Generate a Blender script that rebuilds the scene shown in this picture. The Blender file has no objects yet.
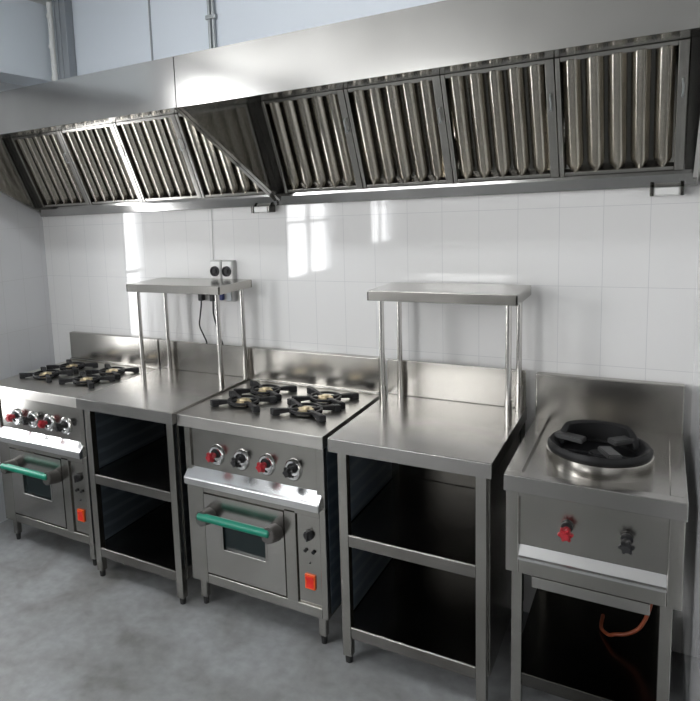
import bpy, bmesh, math, random
from mathutils import Vector, Matrix
random.seed(4)
scn = bpy.context.scene
C = scn.collection

# ------------------------------------------------------------------ materials
def mat(name):
    m = bpy.data.materials.new(name); m.use_nodes = True
    nt = m.node_tree
    return m, nt, nt.nodes['Principled BSDF']

def simple(name, col, rough=.5, metal=0., noise=0., nscale=20., spec=.5):
    m, nt, b = mat(name)
    b.inputs['Base Color'].default_value = (*col, 1)
    b.inputs['Roughness'].default_value = rough
    b.inputs['Metallic'].default_value = metal
    b.inputs['Specular IOR Level'].default_value = spec
    if noise:
        tc = nt.nodes.new('ShaderNodeTexCoord'); n = nt.nodes.new('ShaderNodeTexNoise')
        n.inputs['Scale'].default_value = nscale; n.inputs['Detail'].default_value = 5
        nt.links.new(tc.outputs['Object'], n.inputs['Vector'])
        mr = nt.nodes.new('ShaderNodeMapRange')
        mr.inputs['To Min'].default_value = max(.02, rough - noise); mr.inputs['To Max'].default_value = rough + noise
        nt.links.new(n.outputs['Fac'], mr.inputs['Value']); nt.links.new(mr.outputs['Result'], b.inputs['Roughness'])
    return m

def steel(name, col=(.52, .505, .48), rough=.235, stretch=(3, 160, 160), bump=.06, dirt=.16):
    """brushed stainless steel: streaky roughness, faint grain, smudges"""
    m, nt, b = mat(name)
    L = nt.links.new
    b.inputs['Metallic'].default_value = 1.0
    tc = nt.nodes.new('ShaderNodeTexCoord'); mp = nt.nodes.new('ShaderNodeMapping')
    mp.inputs['Scale'].default_value = stretch
    L(tc.outputs['Object'], mp.inputs['Vector'])
    n1 = nt.nodes.new('ShaderNodeTexNoise'); n1.inputs['Scale'].default_value = 1.; n1.inputs['Detail'].default_value = 2
    L(mp.outputs['Vector'], n1.inputs['Vector'])
    n2 = nt.nodes.new('ShaderNodeTexNoise'); n2.inputs['Scale'].default_value = 5.; n2.inputs['Detail'].default_value = 6
    L(tc.outputs['Object'], n2.inputs['Vector'])
    a = nt.nodes.new('ShaderNodeMath'); a.operation = 'MULTIPLY_ADD'
    L(n1.outputs['Fac'], a.inputs[0]); a.inputs[1].default_value = .0; a.inputs[2].default_value = rough - .06
    a2 = nt.nodes.new('ShaderNodeMath'); a2.operation = 'MULTIPLY_ADD'
    L(n2.outputs['Fac'], a2.inputs[0]); a2.inputs[1].default_value = .12; L(a.outputs[0], a2.inputs[2])
    L(a2.outputs[0], b.inputs['Roughness'])
    mx = nt.nodes.new('ShaderNodeMix'); mx.data_type = 'RGBA'
    mx.inputs['A'].default_value = (*[c * (1 - dirt) for c in col], 1); mx.inputs['B'].default_value = (*[min(1, c * (1 + dirt)) for c in col], 1)
    L(n2.outputs['Fac'], mx.inputs['Factor']); L(mx.outputs['Result'], b.inputs['Base Color'])
    if bump:
        n3 = nt.nodes.new('ShaderNodeTexNoise'); n3.inputs['Scale'].default_value = 6.; n3.inputs['Detail'].default_value = 0
        L(tc.outputs['Object'], n3.inputs['Vector'])
        bp = nt.nodes.new('ShaderNodeBump'); bp.inputs['Strength'].default_value = bump; bp.inputs['Distance'].default_value = .004
        L(n3.outputs['Fac'], bp.inputs['Height']); L(bp.outputs['Normal'], b.inputs['Normal'])
    return m

def tiles(name, axis, tint=(.77, .765, .755), phase=(-.0325, 1.655)):
    m, nt, b = mat(name); L = nt.links.new
    tc = nt.nodes.new('ShaderNodeTexCoord'); sp = nt.nodes.new('ShaderNodeSeparateXYZ')
    L(tc.outputs['Object'], sp.inputs[0])
    cb = nt.nodes.new('ShaderNodeCombineXYZ')
    s1 = nt.nodes.new('ShaderNodeMath'); s1.inputs[1].default_value = -phase[0] + .1454 * 60; s1.operation = 'ADD'
    s2 = nt.nodes.new('ShaderNodeMath'); s2.inputs[1].default_value = -phase[1] + .294 * 20; s2.operation = 'ADD'
    L(sp.outputs[axis], s1.inputs[0]); L(sp.outputs['Z'], s2.inputs[0])
    L(s1.outputs[0], cb.inputs['X']); L(s2.outputs[0], cb.inputs['Y'])
    br = nt.nodes.new('ShaderNodeTexBrick'); br.offset = 0; br.squash = 1
    br.inputs['Scale'].default_value = 1; br.inputs['Brick Width'].default_value = .1454; br.inputs['Row Height'].default_value = .294
    br.inputs['Mortar Size'].default_value = .0011; br.inputs['Mortar Smooth'].default_value = .3
    br.inputs['Color1'].default_value = (*tint, 1); br.inputs['Color2'].default_value = (*[c * .985 for c in tint], 1)
    br.inputs['Mortar'].default_value = (.60, .60, .605, 1)
    L(cb.outputs[0], br.inputs['Vector']); L(br.outputs['Color'], b.inputs['Base Color'])
    n = nt.nodes.new('ShaderNodeTexNoise'); n.inputs['Scale'].default_value = 7; n.inputs['Detail'].default_value = 1
    L(tc.outputs['Object'], n.inputs['Vector'])
    ml = nt.nodes.new('ShaderNodeMath'); ml.operation = 'MULTIPLY_ADD'; ml.inputs[1].default_value = -1.
    L(br.outputs['Fac'], ml.inputs[0])
    n_s = nt.nodes.new('ShaderNodeMath'); n_s.operation = 'MULTIPLY'; n_s.inputs[1].default_value = .12
    L(n.outputs['Fac'], n_s.inputs[0]); L(n_s.outputs[0], ml.inputs[2])
    bp = nt.nodes.new('ShaderNodeBump'); bp.inputs['Strength'].default_value = .2; bp.inputs['Distance'].default_value = .002
    L(ml.outputs[0], bp.inputs['Height']); L(bp.outputs['Normal'], b.inputs['Normal'])
    b.inputs['Roughness'].default_value = .04
    b.inputs['Specular IOR Level'].default_value = .5
    return m

def concrete(name):
    m, nt, b = mat(name); L = nt.links.new
    tc = nt.nodes.new('ShaderNodeTexCoord')
    n1 = nt.nodes.new('ShaderNodeTexNoise'); n1.inputs['Scale'].default_value = 3.2; n1.inputs['Detail'].default_value = 8; n1.inputs['Distortion'].default_value = .6
    n2 = nt.nodes.new('ShaderNodeTexNoise'); n2.inputs['Scale'].default_value = 22; n2.inputs['Detail'].default_value = 8
    L(tc.outputs['Object'], n1.inputs['Vector']); L(tc.outputs['Object'], n2.inputs['Vector'])
    r1 = nt.nodes.new('ShaderNodeValToRGB')
    e = r1.color_ramp.elements
    e[0].position = .32; e[0].color = (.175, .172, .165, 1); e[1].position = .62; e[1].color = (.315, .325, .33, 1)
    r1.color_ramp.elements.new(.47).color = (.265, .27, .27, 1)
    L(n1.outputs['Fac'], r1.inputs['Fac'])
    r2 = nt.nodes.new('ShaderNodeValToRGB')
    r2.color_ramp.elements[0].position = .3; r2.color_ramp.elements[0].color = (.8, .8, .8, 1)
    r2.color_ramp.elements[1].position = .65; r2.color_ramp.elements[1].color = (1, 1, 1, 1)
    L(n2.outputs['Fac'], r2.inputs['Fac'])
    mx = nt.nodes.new('ShaderNodeMix'); mx.data_type = 'RGBA'; mx.blend_type = 'MULTIPLY'; mx.inputs['Factor'].default_value = 1
    L(r1.outputs['Color'], mx.inputs['A']); L(r2.outputs['Color'], mx.inputs['B']); L(mx.outputs['Result'], b.inputs['Base Color'])
    mr = nt.nodes.new('ShaderNodeMapRange'); mr.inputs['To Min'].default_value = .38; mr.inputs['To Max'].default_value = .62
    L(n1.outputs['Fac'], mr.inputs['Value']); L(mr.outputs['Result'], b.inputs['Roughness'])
    bp = nt.nodes.new('ShaderNodeBump'); bp.inputs['Strength'].default_value = .12; bp.inputs['Distance'].default_value = .004
    L(n2.outputs['Fac'], bp.inputs['Height']); L(bp.outputs['Normal'], b.inputs['Normal'])
    return m

def film(name):
    """dark blue protective film with pale printed stripes"""
    m, nt, b = mat(name); L = nt.links.new
    tc = nt.nodes.new('ShaderNodeTexCoord'); mp = nt.nodes.new('ShaderNodeMapping')
    mp.inputs['Rotation'].default_value = (0, 0, 0); mp.inputs['Scale'].default_value = (1, 1, 1)
    L(tc.outputs['Object'], mp.inputs['Vector'])
    w = nt.nodes.new('ShaderNodeTexWave'); w.wave_type = 'BANDS'; w.bands_direction = 'Z'
    w.inputs['Scale'].default_value = 5; w.inputs['Distortion'].default_value = 1.2; w.inputs['Detail'].default_value = 1
    L(mp.outputs['Vector'], w.inputs['Vector'])
    r = nt.nodes.new('ShaderNodeValToRGB')
    r.color_ramp.elements[0].position = .62; r.color_ramp.elements[0].color = (.10, .125, .155, 1)
    r.color_ramp.elements[1].position = .9; r.color_ramp.elements[1].color = (.15, .185, .21, 1)
    L(w.outputs['Fac'], r.inputs['Fac']); L(r.outputs['Color'], b.inputs['Base Color'])
    b.inputs['Roughness'].default_value = .3; b.inputs['Metallic'].default_value = .35
    return m

M = dict(
    steel=steel('brushed_steel', (.42, .41, .39)),
    steel_top=steel('counter_steel', (.40, .39, .375), .23, (160, 4, 160), .08),
    steel_v=steel('upright_steel', (.38, .37, .345), .235, (160, 160, 4), 0),
    splash=steel('splash_steel', (.46, .445, .415), .23, (2, 120, 120), .05),
    hood=steel('hood_steel', (.47, .465, .45), .13, (120, 120, 3), .16),
    baffle=steel('filter_steel', (.70, .66, .58), .19, (40, 40, 3), 0),
    panel=steel('panel_steel', (.38, .37, .345), .20, (3, 150, 150), .05),
    post=steel('post_steel', (.62, .60, .57), .19, (120, 120, 3), 0),
    range_top=steel('range_top_steel', (.56, .545, .515), .36, (160, 4, 160), .05),
    shelf=steel('shaded_shelf_steel', (.26, .25, .235), .22, (3, 120, 120), .05),  # darker than the other steel: dim reflections are put into its colour
    ledge=steel('ledge_steel', (.70, .70, .70), .24, (3, 100, 100), 0, .05),
    chrome=simple('chrome', (.82, .82, .82), .09, 1., .03),
    iron=simple('cast_iron', (.014, .014, .015), .5, 0., .1, 60, .3),
    wokiron=simple('wok_ring_iron', (.010, .010, .0105), .5, 0., .1, 60, .25),
    prong=simple('worn_iron', (.06, .06, .06), .5, .3, .1, 40),
    brass=simple('burner_brass', (.58, .48, .31), .4, 1., .1, 50),
    red=simple('red_plastic', (.34, .018, .026), .35, 0, .05),
    black=simple('black_plastic', (.015, .015, .016), .4, 0, .05),
    bracket=simple('handle_bracket', (.07, .065, .06), .45, .2, .1),
    teal=simple('teal_handle', (.0, .20, .125), .38, 0, .05),
    glass=simple('oven_glass', (.008, .016, .017), .06, 0, .02, spec=.35),
    orange=simple('orange_lens', (.8, .11, .015), .3, 0, .05),
    redlens=simple('red_lens', (.75, .02, .012), .3, 0, .05),
    film=film('protective_film'),
    rubber=simple('rubber', (.02, .02, .02), .6, 0, .1),
    hose=simple('orange_hose', (.26, .06, .022), .45, 0, .1),
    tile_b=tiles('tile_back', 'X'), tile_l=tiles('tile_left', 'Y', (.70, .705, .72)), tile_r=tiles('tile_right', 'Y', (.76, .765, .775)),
    upper=simple('pale_blue_paint', (.74, .79, .85), .38, 0, .06, 3),
    ceil=simple('ceiling_paint', (.66, .66, .65), .7, 0, .05),
    room=simple('room_paint', (.16, .16, .155), .6, 0, .1, 3),
    floor=concrete('concrete'),
    soffit=simple('soffit_panel', (.80, .85, .90), .3, 0, .08, 2),
    greycol=simple('grey_column_paint', (.30, .32, .34), .4, .2, .08),
    white=simple('white_plastic', (.78, .78, .76), .35, 0, .05),
    conduit=simple('conduit_grey', (.40, .42, .43), .4, .6, .08),
    socket=simple('socket_grey', (.50, .50, .49), .4, 0, .05),
    frame=simple('window_frame_paint', (.55, .56, .57), .5, 0, .05),
    bluep=simple('blue_plug', (.03, .04, .16), .4, 0, .05),
    tube=None,
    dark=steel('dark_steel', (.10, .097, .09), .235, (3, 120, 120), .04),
)

M['tube'] = simple('fill_light_tube', (.9, .9, .9), .4)  # glowing surface of the added fill light
M['tube'].node_tree.nodes['Principled BSDF'].inputs['Emission Color'].default_value = (.93, .97, 1, 1)
M['tube'].node_tree.nodes['Principled BSDF'].inputs['Emission Strength'].default_value = 28

# ------------------------------------------------------------------ mesh helpers
class MB:
    def __init__(s): s.bm = bmesh.new()
    def box(s, x0, x1, y0, y1, z0, z1, bev=.0, mi=0):
        t = bmesh.new()
        bmesh.ops.create_cube(t, size=1)
        for v in t.verts:
            v.co = Vector(((x0 + x1) / 2 + v.co.x * (x1 - x0), (y0 + y1) / 2 + v.co.y * (y1 - y0), (z0 + z1) / 2 + v.co.z * (z1 - z0)))
        if bev: bmesh.ops.bevel(t, geom=list(t.edges), offset=bev, segments=2, affect='EDGES', profile=.5)
        s.add(t, mi); return s
    def add(s, t, mi=0):
        for f in t.faces: f.material_index = mi
        me = bpy.data.meshes.new('tmp'); t.to_mesh(me); t.free(); s.bm.from_mesh(me); bpy.data.meshes.remove(me)
    def cyl(s, p0, p1, r, r2=None, seg=20, bev=0., mi=0):
        t = bmesh.new(); p0 = Vector(p0); p1 = Vector(p1); d = p1 - p0
        bmesh.ops.create_cone(t, cap_ends=True, segments=seg, radius1=r, radius2=r if r2 is None else r2, depth=d.length)
        if bev:
            es = [e for e in t.edges if len(e.link_faces) == 2 and any(len(f.verts) > 4 for f in e.link_faces)]
            bmesh.ops.bevel(t, geom=es, offset=bev, segments=2, affect='EDGES')
        q = d.to_track_quat('Z', 'Y').to_matrix().to_4x4()
        bmesh.ops.transform(t, matrix=Matrix.Translation((p0 + p1) / 2) @ q, verts=t.verts)
        s.add(t, mi); return s
    def lathe(s, prof, c=(0, 0, 0), seg=40, closed=False, a0=0., a1=2 * math.pi, axis='Z', mi=0):
        """prof: (r, h) points; closed joins the last point to the first"""
        t = bmesh.new(); full = abs(a1 - a0 - 2 * math.pi) < 1e-6
        n = seg if full else seg + 1; rings = []
        for i in range(n):
            a = a0 + (a1 - a0) * i / seg
            row = []
            for r, h in prof:
                if axis == 'Z': co = (c[0] + r * math.cos(a), c[1] + r * math.sin(a), c[2] + h)
                else: co = (c[0] + r * math.cos(a), c[1] - h, c[2] + r * math.sin(a))
                row.append(t.verts.new(co))
            rings.append(row)
        m = len(prof)
        for i in range(seg):
            A = rings[i]; B = rings[(i + 1) % n]
            for j in range(m if closed else m - 1):
                k = (j + 1) % m
                try: t.faces.new((A[j], B[j], B[k], A[k]))
                except ValueError: pass
        if closed and not full:
            t.faces.new(rings[0]); t.faces.new(rings[-1][::-1])
        bmesh.ops.remove_doubles(t, verts=t.verts, dist=1e-5)
        bmesh.ops.recalc_face_normals(t, faces=t.faces)
        s.add(t, mi); return s
    def prism(s, poly, a, b, axis='X', bev=0., mi=0):
        """poly in the two other axes (y,z for X; x,z for Y; x,y for Z)"""
        t = bmesh.new()
        def co(p, h):
            return {'X': (h, p[0], p[1]), 'Y': (p[0], h, p[1]), 'Z': (p[0], p[1], h)}[axis]
        v0 = [t.verts.new(co(p, a)) for p in poly]; v1 = [t.verts.new(co(p, b)) for p in poly]
        t.faces.new(v0); t.faces.new(v1[::-1]); n = len(poly)
        for i in range(n): t.faces.new((v0[i], v0[(i + 1) % n], v1[(i + 1) % n], v1[i]))
        bmesh.ops.recalc_face_normals(t, faces=t.faces)
        if bev: bmesh.ops.bevel(t, geom=list(t.edges), offset=bev, segments=2, affect='EDGES')
        s.add(t, mi); return s
    def tube(s, pts, r, seg=10, mi=0, sub=6):
        P = [Vector(p) for p in pts]
        if len(P) > 2 and sub > 1:   # Catmull-Rom
            Q = []
            E = [P[0]] + P + [P[-1]]
            for i in range(1, len(E) - 2):
                for k in range(sub):
                    u = k / sub; a, b, c, d = E[i - 1], E[i], E[i + 1], E[i + 2]
                    Q.append(.5 * ((2 * b) + (c - a) * u + (2 * a - 5 * b + 4 * c - d) * u * u + (3 * b - a - 3 * c + d) * u ** 3))
            Q.append(P[-1]); P = Q
        t = bmesh.new(); rows = []
        nrm = None
        for i, p in enumerate(P):
            d = (P[min(i + 1, len(P) - 1)] - P[max(i - 1, 0)]).normalized()
            if nrm is None:
                nrm = d.orthogonal().normalized()
            else:
                nrm = (nrm - d * nrm.dot(d)).normalized()
            bn = d.cross(nrm)
            rows.append([t.verts.new(p + r * (math.cos(2 * math.pi * k / seg) * nrm + math.sin(2 * math.pi * k / seg) * bn)) for k in range(seg)])
        for A, B in zip(rows, rows[1:]):
            for k in range(seg): t.faces.new((A[k], A[(k + 1) % seg], B[(k + 1) % seg], B[k]))
        t.faces.new(rows[0][::-1]); t.faces.new(rows[-1])
        bmesh.ops.recalc_face_normals(t, faces=t.faces)
        s.add(t, mi); return s
    def xf(s, mtx):
        bmesh.ops.transform(s.bm, matrix=mtx, verts=s.bm.verts); return s
    def build(s, name, m, parent=None, smooth=True, loc=None):
        me = bpy.data.meshes.new(name); s.bm.to_mesh(me); s.bm.free()
        for mm in (m if isinstance(m, (list, tuple)) else [m]): me.materials.append(mm)
        if smooth:
            for p in me.polygons: p.use_smooth = True
            me.set_sharp_from_angle(angle=math.radians(50))
        o = bpy.data.objects.new(name, me); C.objects.link(o)
        if smooth:
            wn = o.modifiers.new('weighted', 'WEIGHTED_NORMAL'); wn.keep_sharp = True; wn.weight = 100
        if parent: o.parent = parent
        if loc: o.location = loc
        return o

def tag(o, label, cat, group=None):
    o['label'] = label; o['category'] = cat
    if group: o['group'] = group
    return o
def thing(name, label, cat, loc=(0, 0, 0), group=None):
    o = bpy.data.objects.new(name, None); C.objects.link(o); o.location = loc; o.empty_display_size = .1
    return tag(o, label, cat, group)
def struct(name, mb, m):
    o = mb.build(name, m, smooth=False); o['kind'] = 'structure'; return o
def dup(root, loc, label):
    r = root.copy(); C.objects.link(r); r.location = loc; r['label'] = label
    for ch in list(root.children):
        c = ch.copy(); C.objects.link(c); c.parent = r
        for g in list(ch.children):
            d = g.copy(); C.objects.link(d); d.parent = c
    return r

# ------------------------------------------------------------------ room
XL, XR, YF, ZC = -1.10, 2.145, -6.6, 2.87
RX = 4.3
struct('floor', MB().box(XL - .15, RX + .15, YF - .15, .15, -.1, 0), M['floor'])
struct('ceiling', MB().box(XL - .15, RX + .15, YF - .15, .15, ZC, ZC + .1), M['ceil'])
struct('wall_back', MB().box(XL - .15, RX + .15, 0, .15, 0, 2.33).box(XL - .15, RX + .15, 0, .15, 2.33, ZC, mi=1), [M['tile_b'], M['upper']])
struct('wall_right', MB().box(XR, XR + .12, -1.7, 0, 0, ZC), M['tile_r'])
struct('wall_far_right', MB().box(RX, RX + .15, YF, 0, 0, ZC), M['room'])

def wall_with_windows(name, axis, pos, thick, a0, a1, wins, m):
    """wins: list of (a, b, z0, z1) openings along the wall"""
    mb = MB(); cuts = sorted(wins); cur = a0
    def seg(p, q, z0, z1, mi=0):
        if q - p < 1e-4 or z1 - z0 < 1e-4: return
        if axis == 'Y': mb.box(min(pos, pos + thick), max(pos, pos + thick), p, q, z0, z1, mi=mi)
        else: mb.box(p, q, min(pos, pos + thick), max(pos, pos + thick), z0, z1, mi=mi)
    for (p, q, z0, z1) in cuts:
        seg(cur, p, 0, ZC); seg(p, q, 0, z0); seg(p, q, z1, ZC); cur = q
    seg(cur, a1, 0, ZC)
    return struct(name, mb, m)

WL = [(-.98, -.70, .55, 2.05), (-4.2, -3.05, .95, 2.72), (-6.2, -5.3, 1.15, 2.72)]
WF = [(-.9, .3, 1.9, 2.76)]
wall_with_windows('wall_left', 'Y', XL, -.15, YF, 0, WL, M['tile_l'])
wall_with_windows('wall_front', 'X', YF, -.15, XL - .15, RX + .15, WF, M['room'])
def win_frame(i, axis, pos, w, nv, nh):
    p, q, z0, z1 = w; mb = MB(); t = .035; d = .05
    def b(a0, a1, c0, c1):
        if axis == 'Y': mb.box(pos - .09, pos - .04, a0, a1, c0, c1, .004)
        else: mb.box(a0, a1, pos - .09, pos - .04, c0, c1, .004)
    b(p, p + t, z0, z1); b(q - t, q, z0, z1); b(p + t, q - t, z0, z0 + t); b(p + t, q - t, z1 - t, z1)
    for k in range(1, nv): c = p + (q - p) * k / nv; b(c - .015, c + .015, z0 + t, z1 - t)
    for k in range(1, nh): c = z0 + (z1 - z0) * k / nh; b(p + t, q - t, c - .012, c + .012)
    struct('window_%d' % i, mb, M['frame'])
    L = bpy.data.lights.new('daylight_portal', 'AREA'); L.shape = 'RECTANGLE'; L.size = q - p; L.size_y = z1 - z0
    L.cycles.is_portal = True
    o = bpy.data.objects.new('daylight_portal', L); C.objects.link(o)
    mid = (p + q) / 2; zc = (z0 + z1) / 2
    if axis == 'Y':
        o.location = (pos - .15, mid, zc); o.rotation_euler = Vector((-1, 0, 0)).to_track_quat('Z', 'Y').to_euler()
    else:
        o.location = (mid, pos - .15, zc); o.rotation_euler = Vector((0, -1, 0)).to_track_quat('Z', 'Y').to_euler()
win_frame(1, 'Y', XL, WL[0], 1, 2)
win_frame(2, 'Y', XL, WL[1], 2, 3)
win_frame(3, 'Y', XL, WL[2], 2, 3)
win_frame(4, 'X', YF, WF[0], 3, 3)

# soffit boxed in along the left wall above the hood, wall panel joint
struct('trim_1', MB().box(XL, -.89, -2.4, 0, 2.465, ZC), M['soffit'])
struct('trim_2', MB().box(-.185, -.175, -.004, 0, 2.33, ZC), M['greycol'])

# conduits and column above the hood
col = MB()
col.box(-.812, -.715, -.06, -.001, 2.26, ZC, .006)
for x in (-.80, -.765): col.box(x, x + .012, -.067, -.058, 2.26, ZC, .002)
tag(col.build('wall_duct', M['greycol']), 'grey ribbed vertical duct in the corner above the left hood', 'duct')
pp = thing('drain_pipe', 'white vertical pipe with couplings in the corner above the left hood', 'pipe', (-.842, -.045, 0))
MB().cyl((0, 0, 2.26), (0, 0, ZC), .018).build('pipe', M['white'], pp)
for z in (2.47, 2.64, 2.80):
    MB().cyl((0, 0, z - .012), (0, 0, z + .012), .023, bev=.003).build('coupling', M['white'], pp)
cd = thing('conduit_pipe', 'thin grey twin metal conduit on the pale blue wall above the hood joint', 'conduit', (.2, -.012, 0))
MB().cyl((-.011, 0, 2.24), (-.011, 0, ZC), .009).cyl((.011, 0, 2.24), (.011, 0, ZC), .009).build('tube', M['conduit'], cd)
MB().box(-.028, .028, -.012, .012, 2.60, 2.62, .003).build('clip', M['conduit'], cd)

# ------------------------------------------------------------------ gas range
def star(mb, c, r, depth, n=6, m=0):
    """star-shaped tap handle, axis along -y"""
    poly = []
    for k in range(n * 4):
        a = 2 * math.pi * k / (n * 4); rr = r * (1.0 if k % 4 in (0, 1) else .62)
        poly.append((c[0] + rr * math.cos(a), c[2] + rr * math.sin(a)))
    mb.prism(poly, c[1], c[1] - depth, 'Y', .0025)

def make_knob(root, x, y, z, colour, bezel=True):
    mb = MB(); mb.cyl((x, y - .012, z), (x, y - .042, z), .011)
    star(mb, (x, y - .038, z), .0225, .018); mb.cyl((x, y - .056, z), (x, y - .064, z), .012, bev=.002)
    k = mb.build('knob', M[colour], root)
    k['label'] = colour + ' star knob'
    if bezel:
        bz = MB().lathe([(.0, .003), (.020, .003), (.024, .012), (.031, .013), (.036, .005), (.036, .0)], (0, y, 0), 32, axis='Y')
        bz.xf(Matrix.Translation((x, 0, z - .006)) @ Matrix.Diagonal((1, 1, 1.22, 1))).build('bezel', M['chrome'], k)
        MB().cyl((x, y - .002, z), (x, y - .020, z), .020, .013).build('stem', M['black'], k)
    else:
        MB().cyl((x, y, z + .006), (x, y - .014, z + .006), .016, bev=.002).build('stem', M['black'], k)
    return k

RW = .672
def sheet(W, yf, yb, zt, h):
    """worktop sheet with its front and sides folded down"""
    m = MB()
    m.prism([(yf, zt - h), (yf, zt - .003), (yf + .003, zt), (yb, zt), (yb, zt - .01), (yf + .010, zt - .01), (yf + .010, zt - h)], 0, W, 'X')
    m.prism([(yf + .010, zt - h), (yf + .010, zt - .01), (yb, zt - .01), (yb, zt - h)], .0005, .010, 'X').prism([(yf + .010, zt - h), (yf + .010, zt - .01), (yb, zt - .01), (yb, zt - h)], W - .010, W - .0005, 'X')
    return m
def make_range():
    r = thing('gas_range', 'four-burner steel gas range with teal-handled oven, between the two shelf tables', 'gas range', (.339, 0, 0), 'gas ranges with ovens')
    W = RW; zt = .869; yf = -.627; yb = -.60
    # top sheet with folded front and sides
    t = sheet(W, yf, -.012, zt, .049)
    t.build('worktop', M['range_top'], r)
    MB().box(.0, W, -.045, -.008, zt, 1.033, .004).box(0, W, -.056, -.04, zt, zt + .012, .003).build('backsplash', M['splash'], r)
    # burner pan and four burners with grates
    for (bx, by) in ((.190, -.400), (.490, -.400), (.190, -.215), (.490, -.215)):
        g = MB(); hz = zt + .030
        for q in (0, 1, 2, 3):
            ang = math.radians(45 + 90 * q); ca, sa = math.cos(ang), math.sin(ang)
            # tapering fin along the diagonal with a raised square foot at its outer end
            L0, L1 = .028, .138
            dx, dy = .118 / .106 , .098 / .106
            f = MB()
            f.prism([(L0, .014), (L1, .003), (L1, .028), (L1 - .035, .027), (L0, .021)], -.011, .011, 'Y', .002)
            f.box(L1 - .026, L1 + .004, -.014, .014, 0, .027, .003)
            f.xf(Matrix.Translation((bx, by, zt)) @ Matrix.Diagonal((1.15, .80, 1, 1)) @ Matrix.Rotation(ang, 4, 'Z'))
            me = bpy.data.meshes.new('t'); f.bm.to_mesh(me); f.bm.free(); g.bm.from_mesh(me); bpy.data.meshes.remove(me)
        g.lathe([(.060, .014), (.070, .014), (.070, .023), (.060, .023)], (bx, by, zt), 28, closed=True)
        g.build('grate', M['iron'], r)
        b = MB().lathe([(0, .026), (.014, .026), (.018, .02), (.034, .019), (.036, .008), (.03, .001), (0, .001)], (bx, by, zt), 28).build('burner', M['brass'], r)
        MB().lathe([(.040, .001), (.060, .001), (.068, .006), (.060, .009), (.040, .004)], (bx, by, zt), 32, closed=True).build('drip_ring', M['dark'], b)
    # body: carcass with front stiles
    bo = MB()
    bo.box(.014, W - .010, -.585, -.03, .13, .822)
    bo.box(.014, .043, -.602, -.58, .56, .824, .002).box(W - .043, W - .010, -.602, -.58, .56, .824, .002)
    bo.box(.014, .098, -.604, -.58, .125, .575, .003)                          # wide left stile
    bo.box(W - .036, W - .010, -.604, -.58, .125, .575, .003)                  # right stile
    bo.box(.484, .533, -.604, -.58, .165, .545, .002)                          # stile right of the door
    bo.box(.098, W - .036, -.604, -.575, .125, .168, .003)                     # bottom rail
    bo.box(.098, W - .036, -.604, -.58, .535, .575, .002)                      # rail under the ledge
    bo.build('body', M['steel_v'], r)
    MB().box(.0125, .0145, -.575, -.03, .14, .815).build('side_film', M['film'], r)
    MB().box(W - .0105, W - .0085, -.575, -.03, .14, .815).build('side_film', M['film'], r)
    MB().box(.043, W - .043, -.592, -.584, .60, .822).build('control_panel', M['panel'], r)
    # projecting ledge below the knobs
    MB().prism([(-.59, .640), (-.626, .606), (-.632, .602), (-.634, .596), (-.633, .572), (-.628, .568), (-.59, .568)], .022, W - .024, 'X', .002).build('ledge', M['ledge'], r)
    for i, x in enumerate((.172, .293, .411, .529)):
        make_knob(r, x, -.592, .712, 'red' if i % 2 == 0 else 'black')
    # oven door
    d = MB(); x0, x1, z0, z1 = .101, .481, .178, .530; wx0, wx1, wz0, wz1 = .186, .397, .298, .424
    for a in ((x0, wx0, z0, z1), (wx1, x1, z0, z1), (wx0, wx1, z0, wz0), (wx0, wx1, wz1, z1)):
        d.box(a[0], a[1], -.606, -.586, a[2], a[3])
    door = d.build('oven_door', M['steel'], r)
    MB().box(wx0 - .002, wx1 + .002, -.596, -.590, wz0 - .002, wz1 + .002).build('window_pane', M['glass'], door)
    fr = MB()
    for a in ((wx0 - .006, wx0 + .004, wz0, wz1), (wx1 - .004, wx1 + .006, wz0, wz1), (wx0 - .006, wx1 + .006, wz0 - .006, wz0 + .004), (wx0 - .006, wx1 + .006, wz1 - .004, wz1 + .006)):
        fr.box(a[0], a[1], -.608, -.594, a[2], a[3], .002)
    fr.build('window_frame', M['steel'], door)
    h = MB().cyl((.112, -.664, .458), (.452, -.664, .458), .0165, bev=.004, seg=24).build('door_handle', M['teal'], r)
    h['label'] = 'teal green tubular handle'
    for x in (.130, .446):
        MB().cyl((x, -.606, .440), (x, -.672, .452), .036, .032, seg=8, bev=.003).build('bracket', M['bracket'], h)
    # thermostat panel
    MB().box(.536, W - .038, -.594, -.584, .17, .533).build('side_panel', M['panel'], r)
    k = MB().cyl((.587, -.594, .456), (.587, -.612, .456), .021, .018, bev=.003).box(.583, .591, -.620, -.61, .438, .474, .002).build('thermostat_dial', M['black'], r)
    for x in (.570, .604):
        MB().cyl((x, -.594, .390), (x, -.604, .388), .007, bev=.002).build('indicator', M['black'], r)
    MB().cyl((.587, -.594, .34), (.587, -.597, .34), .003).build('pilot_hole', M['black'], r)
    s = MB()
    for a in ((.565, .608, .285, .293), (.565, .608, .234, .242), (.565, .572, .242, .285), (.601, .608, .242, .285)): s.box(a[0], a[1], -.602, -.593, a[2], a[3], .001)
    sw = s.build('switch', M['orange'], r); sw['label'] = 'orange framed red rocker switch'
    MB().prism([(-.594, .241), (-.606, .243), (-.600, .263), (-.609, .286), (-.594, .286)], .571, .602, 'X').build('rocker', M['redlens'], sw)
    for (x, y) in ((.052, -.565), (W - .05, -.565), (.052, -.07), (W - .05, -.07)):
        l = MB().box(x - .015, x + .015, y - .015, y + .015, .035, .13, .002).build('leg', M['steel_v'], r)
        MB().cyl((x, y, 0), (x, y, .04), .011, .014, seg=14).build('foot', M['rubber'], l)
    return r
rng = make_range()
dup(rng, (-.905, 0, 0), 'four-burner steel gas range with teal-handled oven, beside the left wall')

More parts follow.
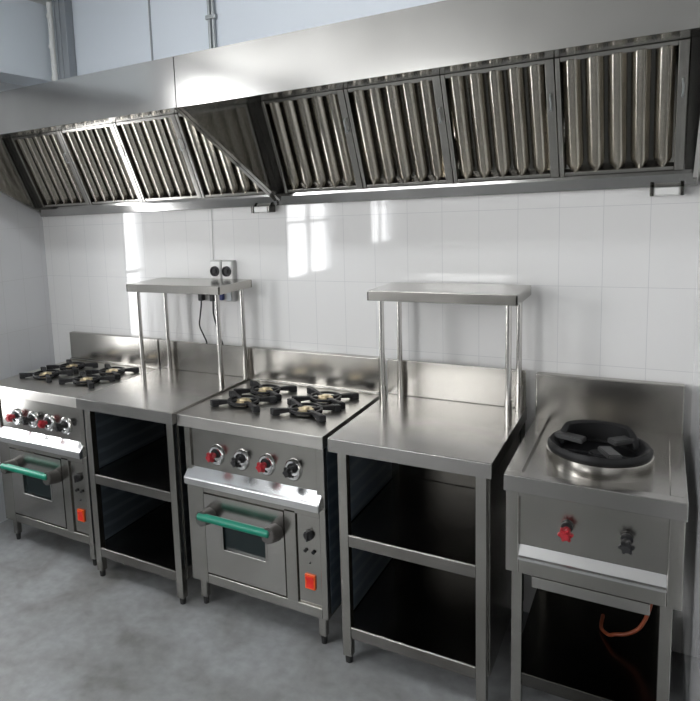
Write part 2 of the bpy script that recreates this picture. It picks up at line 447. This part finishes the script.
# ------------------------------------------------------------------ shelf tables
TW = .561
def make_table():
    t = thing('work_table', 'steel two-shelf work table between the two gas ranges, outlet above it', 'work table', (-.223, 0, 0), 'steel shelf tables')
    W = TW; zt = .88; yf = -.657
    m = sheet(W, yf, -.012, zt, .05)
    m.build('tabletop', M['steel_top'], t)
    MB().box(0.0, W, -.047, -.034, zt, 1.034, .003).build('backsplash', M['splash'], t)
    for (x, y) in ((.041, -.617), (W - .037, -.617), (.041, -.06), (W - .037, -.06)):
        l = MB().box(x - .017, x + .017, y - .017, y + .017, .03, zt - .012, .002).build('leg', M['steel_v'], t)
        MB().cyl((x, y, 0), (x, y, .032), .013, .015, seg=14).build('foot', M['rubber'], l)
    for z in (.515, .152):
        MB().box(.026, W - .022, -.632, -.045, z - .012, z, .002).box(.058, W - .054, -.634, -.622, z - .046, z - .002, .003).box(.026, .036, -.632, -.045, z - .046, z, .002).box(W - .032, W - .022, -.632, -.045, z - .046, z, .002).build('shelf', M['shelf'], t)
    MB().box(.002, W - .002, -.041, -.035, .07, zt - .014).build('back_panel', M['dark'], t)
    MB().box(W - .019, W - .015, -.60, -.078, .11, zt - .052).build('side_panel', M['steel_v'], t)
    sp = MB().box(.022, .025, -.60, -.042, .11, zt - .052).build('side_panel', M['film'], t); sp['label'] = 'side panel with dark blue protective film'
    return t
tab = make_table()
dup(tab, (1.047, 0, 0), 'steel two-shelf work table between a gas range and the wok range')

# ------------------------------------------------------------------ overshelves standing on the tables
def make_overshelf():
    s = thing('overshelf', 'small steel shelf on four posts, in front of the wall sockets', 'overshelf', (-.18, 0, .88), 'steel overshelves on posts')
    W = .552; z = 1.3676 - .88
    MB().box(0, W, -.3155, -.035, z - .006, z, .002).box(0, W, -.3155, -.307, z - .039, z - .002, .002).box(0, W, -.043, -.035, z - .039, z - .002, .002) \
        .box(0, .008, -.3155, -.035, z - .039, z - .002, .002).box(W - .008, W, -.3155, -.035, z - .039, z - .002, .002).build('shelf_board', M['splash'], s)
    for (x, y) in ((.045, -.283), (W - .035, -.283), (.045, -.075), (W - .035, -.075)):
        p = MB().cyl((x, y, .05), (x, y, z - .004), .0105).build('post', M['post'], s)
        MB().cyl((x, y, .0), (x, y, .105), .0135, bev=.002).build('sleeve', M['post'], p)
    return s
osh = make_overshelf()
dup(osh, (1.0707, 0, .88), 'small steel shelf on four posts, on the table next to the wok range')

# ------------------------------------------------------------------ wok range
def make_wok():
    w = thing('wok_range', 'single-ring steel wok range with black cast iron ring, beside the right wall', 'wok range', (1.644, 0, 0))
    W = .478; zt = .856; yf = -.659
    zi = zt - .012                                                           # sunken centre
    t = MB()
    t.box(0, .046, -.618, -.045, zt - .054, zt, .002).box(W - .042, W, -.618, -.045, zt - .054, zt, .002)
    t.box(0, W, yf, -.618, zt - .054, zt, .003)
    t.box(.046, W - .042, -.618, -.045, zi - .01, zi)
    t.build('worktop', M['steel_top'], w)
    MB().box(0, W, -.048, -.008, zt - .06, 1.026, .004).build('backsplash', M['splash'], w)
    b = MB()
    b.box(.006, W - .006, -.615, -.03, .545, zt - .02)
    b.box(.004, .042, -.642, -.61, .530, zt - .05, .003).box(W - .042, W - .004, -.642, -.61, .530, zt - .05, .003)
    b.box(.042, W - .042, -.642, -.61, .530, .585, .003)
    b.box(.042, W - .042, -.642, -.61, .785, zt - .05)
    b.build('body', M['steel_v'], w)
    MB().box(.042, W - .042, -.622, -.612, .58, .79).build('control_panel', M['panel'], w)
    MB().prism([(-.62, .622), (-.640, .590), (-.650, .586), (-.650, .578), (-.62, .578)], .042, W - .042, 'X', .0015).build('ledge', M['ledge'], w)
    make_knob(w, .178, -.622, .702, 'red', False); make_knob(w, .335, -.622, .702, 'black', False)
    # ring: chrome collar, iron bowl rim raised at the back, prongs
    cx, cy = .243, -.418
    MB().lathe([(.144, -.005), (.155, -.005), (.152, .044), (.146, .048), (.134, .046), (.134, .0)], (cx, cy, zi), 56, closed=True).build('collar', M['splash'], w)
    rg = MB().lathe([(.120, .03), (.146, .038), (.157, .046), (.159, .060), (.150, .070), (.138, .066), (.118, .040)], (cx, cy, zi), 56, closed=True)
    # higher guard round the rear
    def guard(a0, a1, n=36):
        t = bmesh.new(); rows = []
        for i in range(n + 1):
            u = i / n; a = a0 + (a1 - a0) * u
            h = .052 + .048 * min(1, math.sin(math.pi * u) * 2.2)
            ro, ri = .136, .112
            ca, sa = math.cos(a), math.sin(a)
            row = [(ri, .045), (ro, .045), (ro - .004, h), (ro - .012, h + .006), (ri - .002, h)]
            rows.append([t.verts.new((cx + q * ca, cy + q * sa, zi + z)) for q, z in row])
        for A, B in zip(rows, rows[1:]):
            for k in range(5): t.faces.new((A[k], B[k], B[(k + 1) % 5], A[(k + 1) % 5]))
        t.faces.new(rows[0]); t.faces.new(rows[-1][::-1])
        bmesh.ops.recalc_face_normals(t, faces=t.faces)
        return t
    rg.add(guard(math.radians(22), math.radians(172)))
    SC = Matrix.Translation((cx, cy, zi)) @ Matrix.Diagonal((.94, .94, 1, 1)) @ Matrix.Translation((-cx, -cy, -zi))
    ring = rg.xf(SC).build('wok_ring', M['wokiron'], w)
    for a in (-66, 165, 40):
        p = MB().prism([(.046, .058), (.140, .062), (.140, .078), (.046, .074)], -.021, .021, 'Y', .003)
        p.xf(Matrix.Translation((cx, cy, zi)) @ Matrix.Diagonal((.94, .94, 1, 1)) @ Matrix.Rotation(math.radians(a), 4, 'Z'))
        p.build('prong', M['prong'], ring)
    MB().lathe([(0, .012), (.10, .012), (.130, .03), (.130, -.002), (0, -.002)], (cx, cy, zi + .003), 40).build('bowl', M['iron'], w)
    MB().cyl((cx, cy, zi + .012), (cx, cy, zi + .038), .035, .028, bev=.004).box(cx - .09, cx + .09, cy - .006, cy + .006, zi + .024, zi + .034, .002).build('burner', M['iron'], w)
    # legs, lower rails, tray
    for (x, y) in ((.037, -.622), (W - .041, -.622), (.037, -.06), (W - .041, -.06)):
        l = MB().box(x - .0155, x + .0155, y - .0155, y + .0155, .03, .545, .002).build('leg', M['steel_v'], w)
        MB().cyl((x, y, 0), (x, y, .032), .013, .015, seg=14).build('foot', M['rubber'], l)
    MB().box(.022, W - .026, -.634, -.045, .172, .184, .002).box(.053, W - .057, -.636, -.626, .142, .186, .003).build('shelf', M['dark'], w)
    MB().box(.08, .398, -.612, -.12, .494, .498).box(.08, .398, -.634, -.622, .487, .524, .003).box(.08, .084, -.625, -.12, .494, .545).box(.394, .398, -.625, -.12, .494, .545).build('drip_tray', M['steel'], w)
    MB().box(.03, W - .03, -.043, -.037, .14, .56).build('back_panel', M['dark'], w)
    return w
wok = make_wok()
tag(MB().tube([(2.054, -.35, .546), (2.053, -.35, .46), (2.042, -.35, .35), (2.017, -.35, .275), (1.98, -.35, .238), (1.945, -.345, .222), (1.925, -.33, .205), (1.90, -.28, .193), (1.90, -.20, .192)], .006).build('gas_hose', M['hose']),
    'orange gas hose looping under the wok range', 'hose')

# ------------------------------------------------------------------ exhaust hoods
FB, FT = Vector((0, -.040, 1.768)), Vector((0, -.225, 2.155))           # filter plane, bottom and top edge
def make_filter(name, W, root, x0, cm):
    """baffle filter: frame, rows of folded baffles with pointed lower ends, wire handle; local x, v up the slope, n towards the room"""
    H = (FT - FB).length
    v = (FT - FB).normalized(); n = Vector((0, -v.z, v.y)) if False else Vector((1, 0, 0)).cross(v)
    if n.y > 0: n = -n
    mtx = Matrix(((1, 0, 0, x0), (0, v.y, n.y, FB.y), (0, v.z, n.z, FB.z), (0, 0, 0, 1)))
    f = MB(); t = .014
    f.box(0, t, 0, H, -.03, .008, .002).box(W - .028, W, 0, H, -.03, .006, .002)
    f.box(t, W - .028, 0, .016, -.03, .004, .002).box(t, W - .028, H - .016, H, -.03, .004, .002)
    inner0, inner1 = t, W - .028; k = 5; pitch = (inner1 - inner0) / k
    bf = MB(); rb = MB()
    for i in range(k):
        c = inner0 + pitch * (i + .5); hw = pitch * .40
        tb = bmesh.new()
        def ring(y, s, zoff=0):
            pr = [(-hw * s, -.014), (-hw * .62 * s, -.002), (-hw * .25 * s, .006), (hw * .35 * s, .0075), (hw * .62 * s, .004), (hw * s, -.010)]
            return [tb.verts.new((c + a, y, b + zoff)) for a, b in pr]
        rows = [ring(.014, .30, 0), ring(.026, .72, 0), ring(.044, 1.), ring(H - .012, 1.)]
        for A, B in zip(rows, rows[1:]):
            for q in range(5): tb.faces.new((A[q], A[q + 1], B[q + 1], B[q]))
        bmesh.ops.solidify(tb, geom=list(tb.faces), thickness=.0012)
        bf.add(tb)
        # second, reversed layer behind the slots
        c2 = inner0 + pitch * i
        if i:
            tb = bmesh.new(); pr = [(-pitch * .33, -.016), (-pitch * .2, -.028), (pitch * .2, -.028), (pitch * .33, -.016)]
            A = [tb.verts.new((c2 + a, .016, b)) for a, b in pr]; B = [tb.verts.new((c2 + a, H - .016, b)) for a, b in pr]
            for q in range(3): tb.faces.new((A[q], A[q + 1], B[q + 1], B[q]))
            rb.add(tb)
    fo = f.xf(mtx).build(name, M['steel_v'], root)
    bf.xf(mtx).build('baffles', M['baffle'], fo)
    rb.xf(mtx).build('rear_baffles', M['dark'], fo)  # dark steel here puts the shade inside the slots into the colour
    hd = MB().tube([(W - .014, H * .60, .004), (W - .014, H * .605, .024), (W - .012, H * .66, .026), (W - .014, H * .715, .024), (W - .014, H * .72, .004)], .0025, 8, sub=3)
    hd.xf(mtx).build('filter_handle', M['conduit'], fo)
    return fo

def make_hood(x0, x1, label, nf, fx0, fx1, cup_x):
    h = thing('exhaust_hood', label, 'exhaust hood', (0, 0, 0), 'kitchen exhaust hoods')
    yf, zl, zt = -.763, 2.085, 2.257
    c = MB()
    c.box(x0, x1, yf, yf + .004, zl - .006, zt)                                  # front face
    c.box(x0, x1, yf + .001, -.004, zt - .004, zt)                        # roof
    c.box(x0, x1, -.008, -.002, 1.72, zt)                                 # back
    tri = [(-.002, 1.716), (-.002, zt), (yf + .002, zt), (yf + .002, zl + .002)]
    c.prism(tri, x0, x0 + .004, 'X').prism(tri, x1 - .004, x1, 'X')
    # folded edges along the sloping end panels
    for xa, xb in ((x0, x0 + .016), (x1 - .016, x1)):
        c.prism([(-.002, 1.712), (-.002, 1.722), (yf + .002, zl + .012), (yf + .002, zl - .002)], xa, xb, 'X')
    # lip and soffit running back to the filters
    c.prism([(yf + .004, zl - .006), (yf + .004, zl + .006), (FT.y + .012, FT.z + .012), (FT.y + .012, FT.z + .002)], x0, x1, 'X')
    c.build('canopy', M['hood'], h)
    g = MB().prism([(-.004, 1.713), (-.036, 1.713), (-.040, 1.716), (-.056, 1.754), (-.050, 1.754), (-.034, 1.722), (-.010, 1.722), (-.010, 1.79), (-.004, 1.79)], x0 + .004, x1 - .004, 'X')
    g.build('grease_gutter', M['hood'], h)
    # fixed blank strips beside the filters
    for a, b in ((x0 + .004, fx0 - .002), (fx1 + .002, x1 - .004)):
        if b - a > .005:
            bl = MB()
            bl.prism([(FB.y - .002, FB.z), (FT.y - .002, FT.z), (FT.y + .008, FT.z), (FB.y + .008, FB.z)], a, b, 'X')
            bl.build('blank_strip', M['dark'], h)
    w = (fx1 - fx0) / nf
    for i in range(nf):
        make_filter('baffle_filter', w - .004, h, fx0 + w * i + .002, None)
    cu = MB().box(cup_x, cup_x + .075, -.06, -.004, 1.685, 1.712, .004).build('grease_cup', M['white'], h)
    MB().box(cup_x - .012, cup_x, -.064, -.004, 1.683, 1.714, .002).build('bracket', M['dark'], cu)
    MB().box(cup_x + .075, cup_x + .087, -.064, -.004, 1.683, 1.714, .002).build('bracket', M['dark'], cu)
    return h
make_hood(-1.072, .5365, 'steel exhaust hood with baffle filters, over the left range and the sockets', 4, -1.035, .50, .415)
make_hood(.5405, 2.135, 'steel exhaust hood with baffle filters, over the right table and wok range', 4, .578, 2.095, 2.01)

# ------------------------------------------------------------------ sockets and cords
def make_socket(x, label):
    s = thing('wall_socket', label, 'socket', (x, 0, 1.36), 'wall sockets')
    MB().box(-.033, .033, -.035, -.001, -.036, .098, .004).build('box', M['socket'], s)
    MB().box(-.028, .028, -.040, -.034, .008, .092, .003).build('cover', M['white'], s)
    MB().lathe([(0, .002), (.018, .002), (.021, .010), (.025, .010), (.026, 0)], (0, -.039, .045), 28, axis='Y').cyl((-.0, -.040, .045), (0, -.050, .045), .011, bev=.002).build('receptacle', M['black'], s)
    MB().box(-.028, .028, -.040, -.034, -.032, .004, .003).build('lower_cover', M['conduit'], s)
    return s
make_socket(.163, 'grey wall socket with round black receptacle, the one nearer the left range')
make_socket(.233, 'grey wall socket with round black receptacle, further from the left range')
st = thing('power_strip', 'grey socket strip on the tiles just below the small shelf', 'power strip', (.165, 0, 1.287))
MB().box(-.10, .10, -.030, -.001, -.034, .034, .004).build('strip_body', M['socket'], st)
MB().box(.012, .042, -.050, -.0305, -.026, .012, .004).build('plug', M['bluep'], st)
MB().box(.055, .085, -.036, -.0305, -.03, .02, .002).build('cover', M['conduit'], st)
def cord(x, pts, label):
    c = thing('plug_lead', label, 'cord', (0, 0, 0), 'cords hanging from the socket strip')
    MB().tube(pts, .0042, 8).build('cable', M['black'], c)
    MB().box(x - .013, x + .013, -.062, -.0305, 1.255, 1.292, .005).build('plug', M['black'], c)
cord(.076, [(.072, -.045, 1.262), (.066, -.040, 1.23), (.048, -.03, 1.17), (.036, -.022, 1.12), (.055, -.018, 1.07), (.072, -.017, 1.03), (.078, -.017, .95), (.078, -.018, .886)], 'black cord with the sharper bend, nearer the left post of the small shelf')
cord(.146, [(.145, -.045, 1.262), (.140, -.040, 1.23), (.133, -.03, 1.19), (.138, -.022, 1.14), (.158, -.018, 1.07), (.172, -.017, 1.02), (.176, -.017, .95), (.176, -.018, .886)], 'black cord hanging just left of the front right post of the small shelf')
tag(MB().tube([(.135, -.004, 1.715), (.134, -.004, 1.6), (.131, -.004, 1.5), (.132, -.004, 1.458)], .0015, 6).build('thin_cable', M['socket']), 'thin grey cable running down the tiles to the sockets', 'cable')

# ------------------------------------------------------------------ world, camera, view
wd = bpy.data.worlds.new('sky'); scn.world = wd; wd.use_nodes = True
bg = wd.node_tree.nodes['Background']
bg.inputs['Color'].default_value = (.985, .99, 1., 1); bg.inputs['Strength'].default_value = 9.0

# unseen fill light above the frame, added to brighten the upper wall
fl = thing('fill_light', 'unseen twin-tube fill light added on the ceiling before the hoods', 'fill light', (.35, -1.75, ZC))
MB().box(-.62, .62, -.07, .07, -.045, -.001, .006).build('housing', M['white'], fl)
for y in (-.035, .035):
    MB().cyl((-.58, y, -.063), (.58, y, -.063), .014).build('tube', M['tube'], fl)
yaw, pitch, roll = -.5631, -.1327, -.0472
fw = Vector((math.sin(yaw) * math.cos(pitch), math.cos(yaw) * math.cos(pitch), math.sin(pitch)))
rt = Vector((math.cos(yaw), -math.sin(yaw), 0)); up = rt.cross(fw)
r2 = math.cos(roll) * rt + math.sin(roll) * up; u2 = -math.sin(roll) * rt + math.cos(roll) * up
cam = bpy.data.cameras.new('camera'); co = bpy.data.objects.new('camera', cam); C.objects.link(co)
co.matrix_world = Matrix(((r2.x, u2.x, -fw.x, 2.0356), (r2.y, u2.y, -fw.y, -2.71), (r2.z, u2.z, -fw.z, 1.7076), (0, 0, 0, 1)))
cam.sensor_fit = 'HORIZONTAL'; cam.sensor_width = 36; cam.lens = 658.29 * 36 / 700
cam.shift_x = 102.04 / 701; cam.shift_y = -54.52 / 701
cam.clip_start = .02
scn.camera = co
scn.view_settings.view_transform = 'Standard'; scn.view_settings.look = 'None'
scn.view_settings.gamma = 1; scn.view_settings.use_curve_mapping = False
scn.view_settings.exposure = 0.85
scn.cycles.use_denoising = True
scn.cycles.max_bounces = 10; scn.cycles.diffuse_bounces = 5; scn.cycles.glossy_bounces = 6
scn.cycles.sample_clamp_indirect = 6
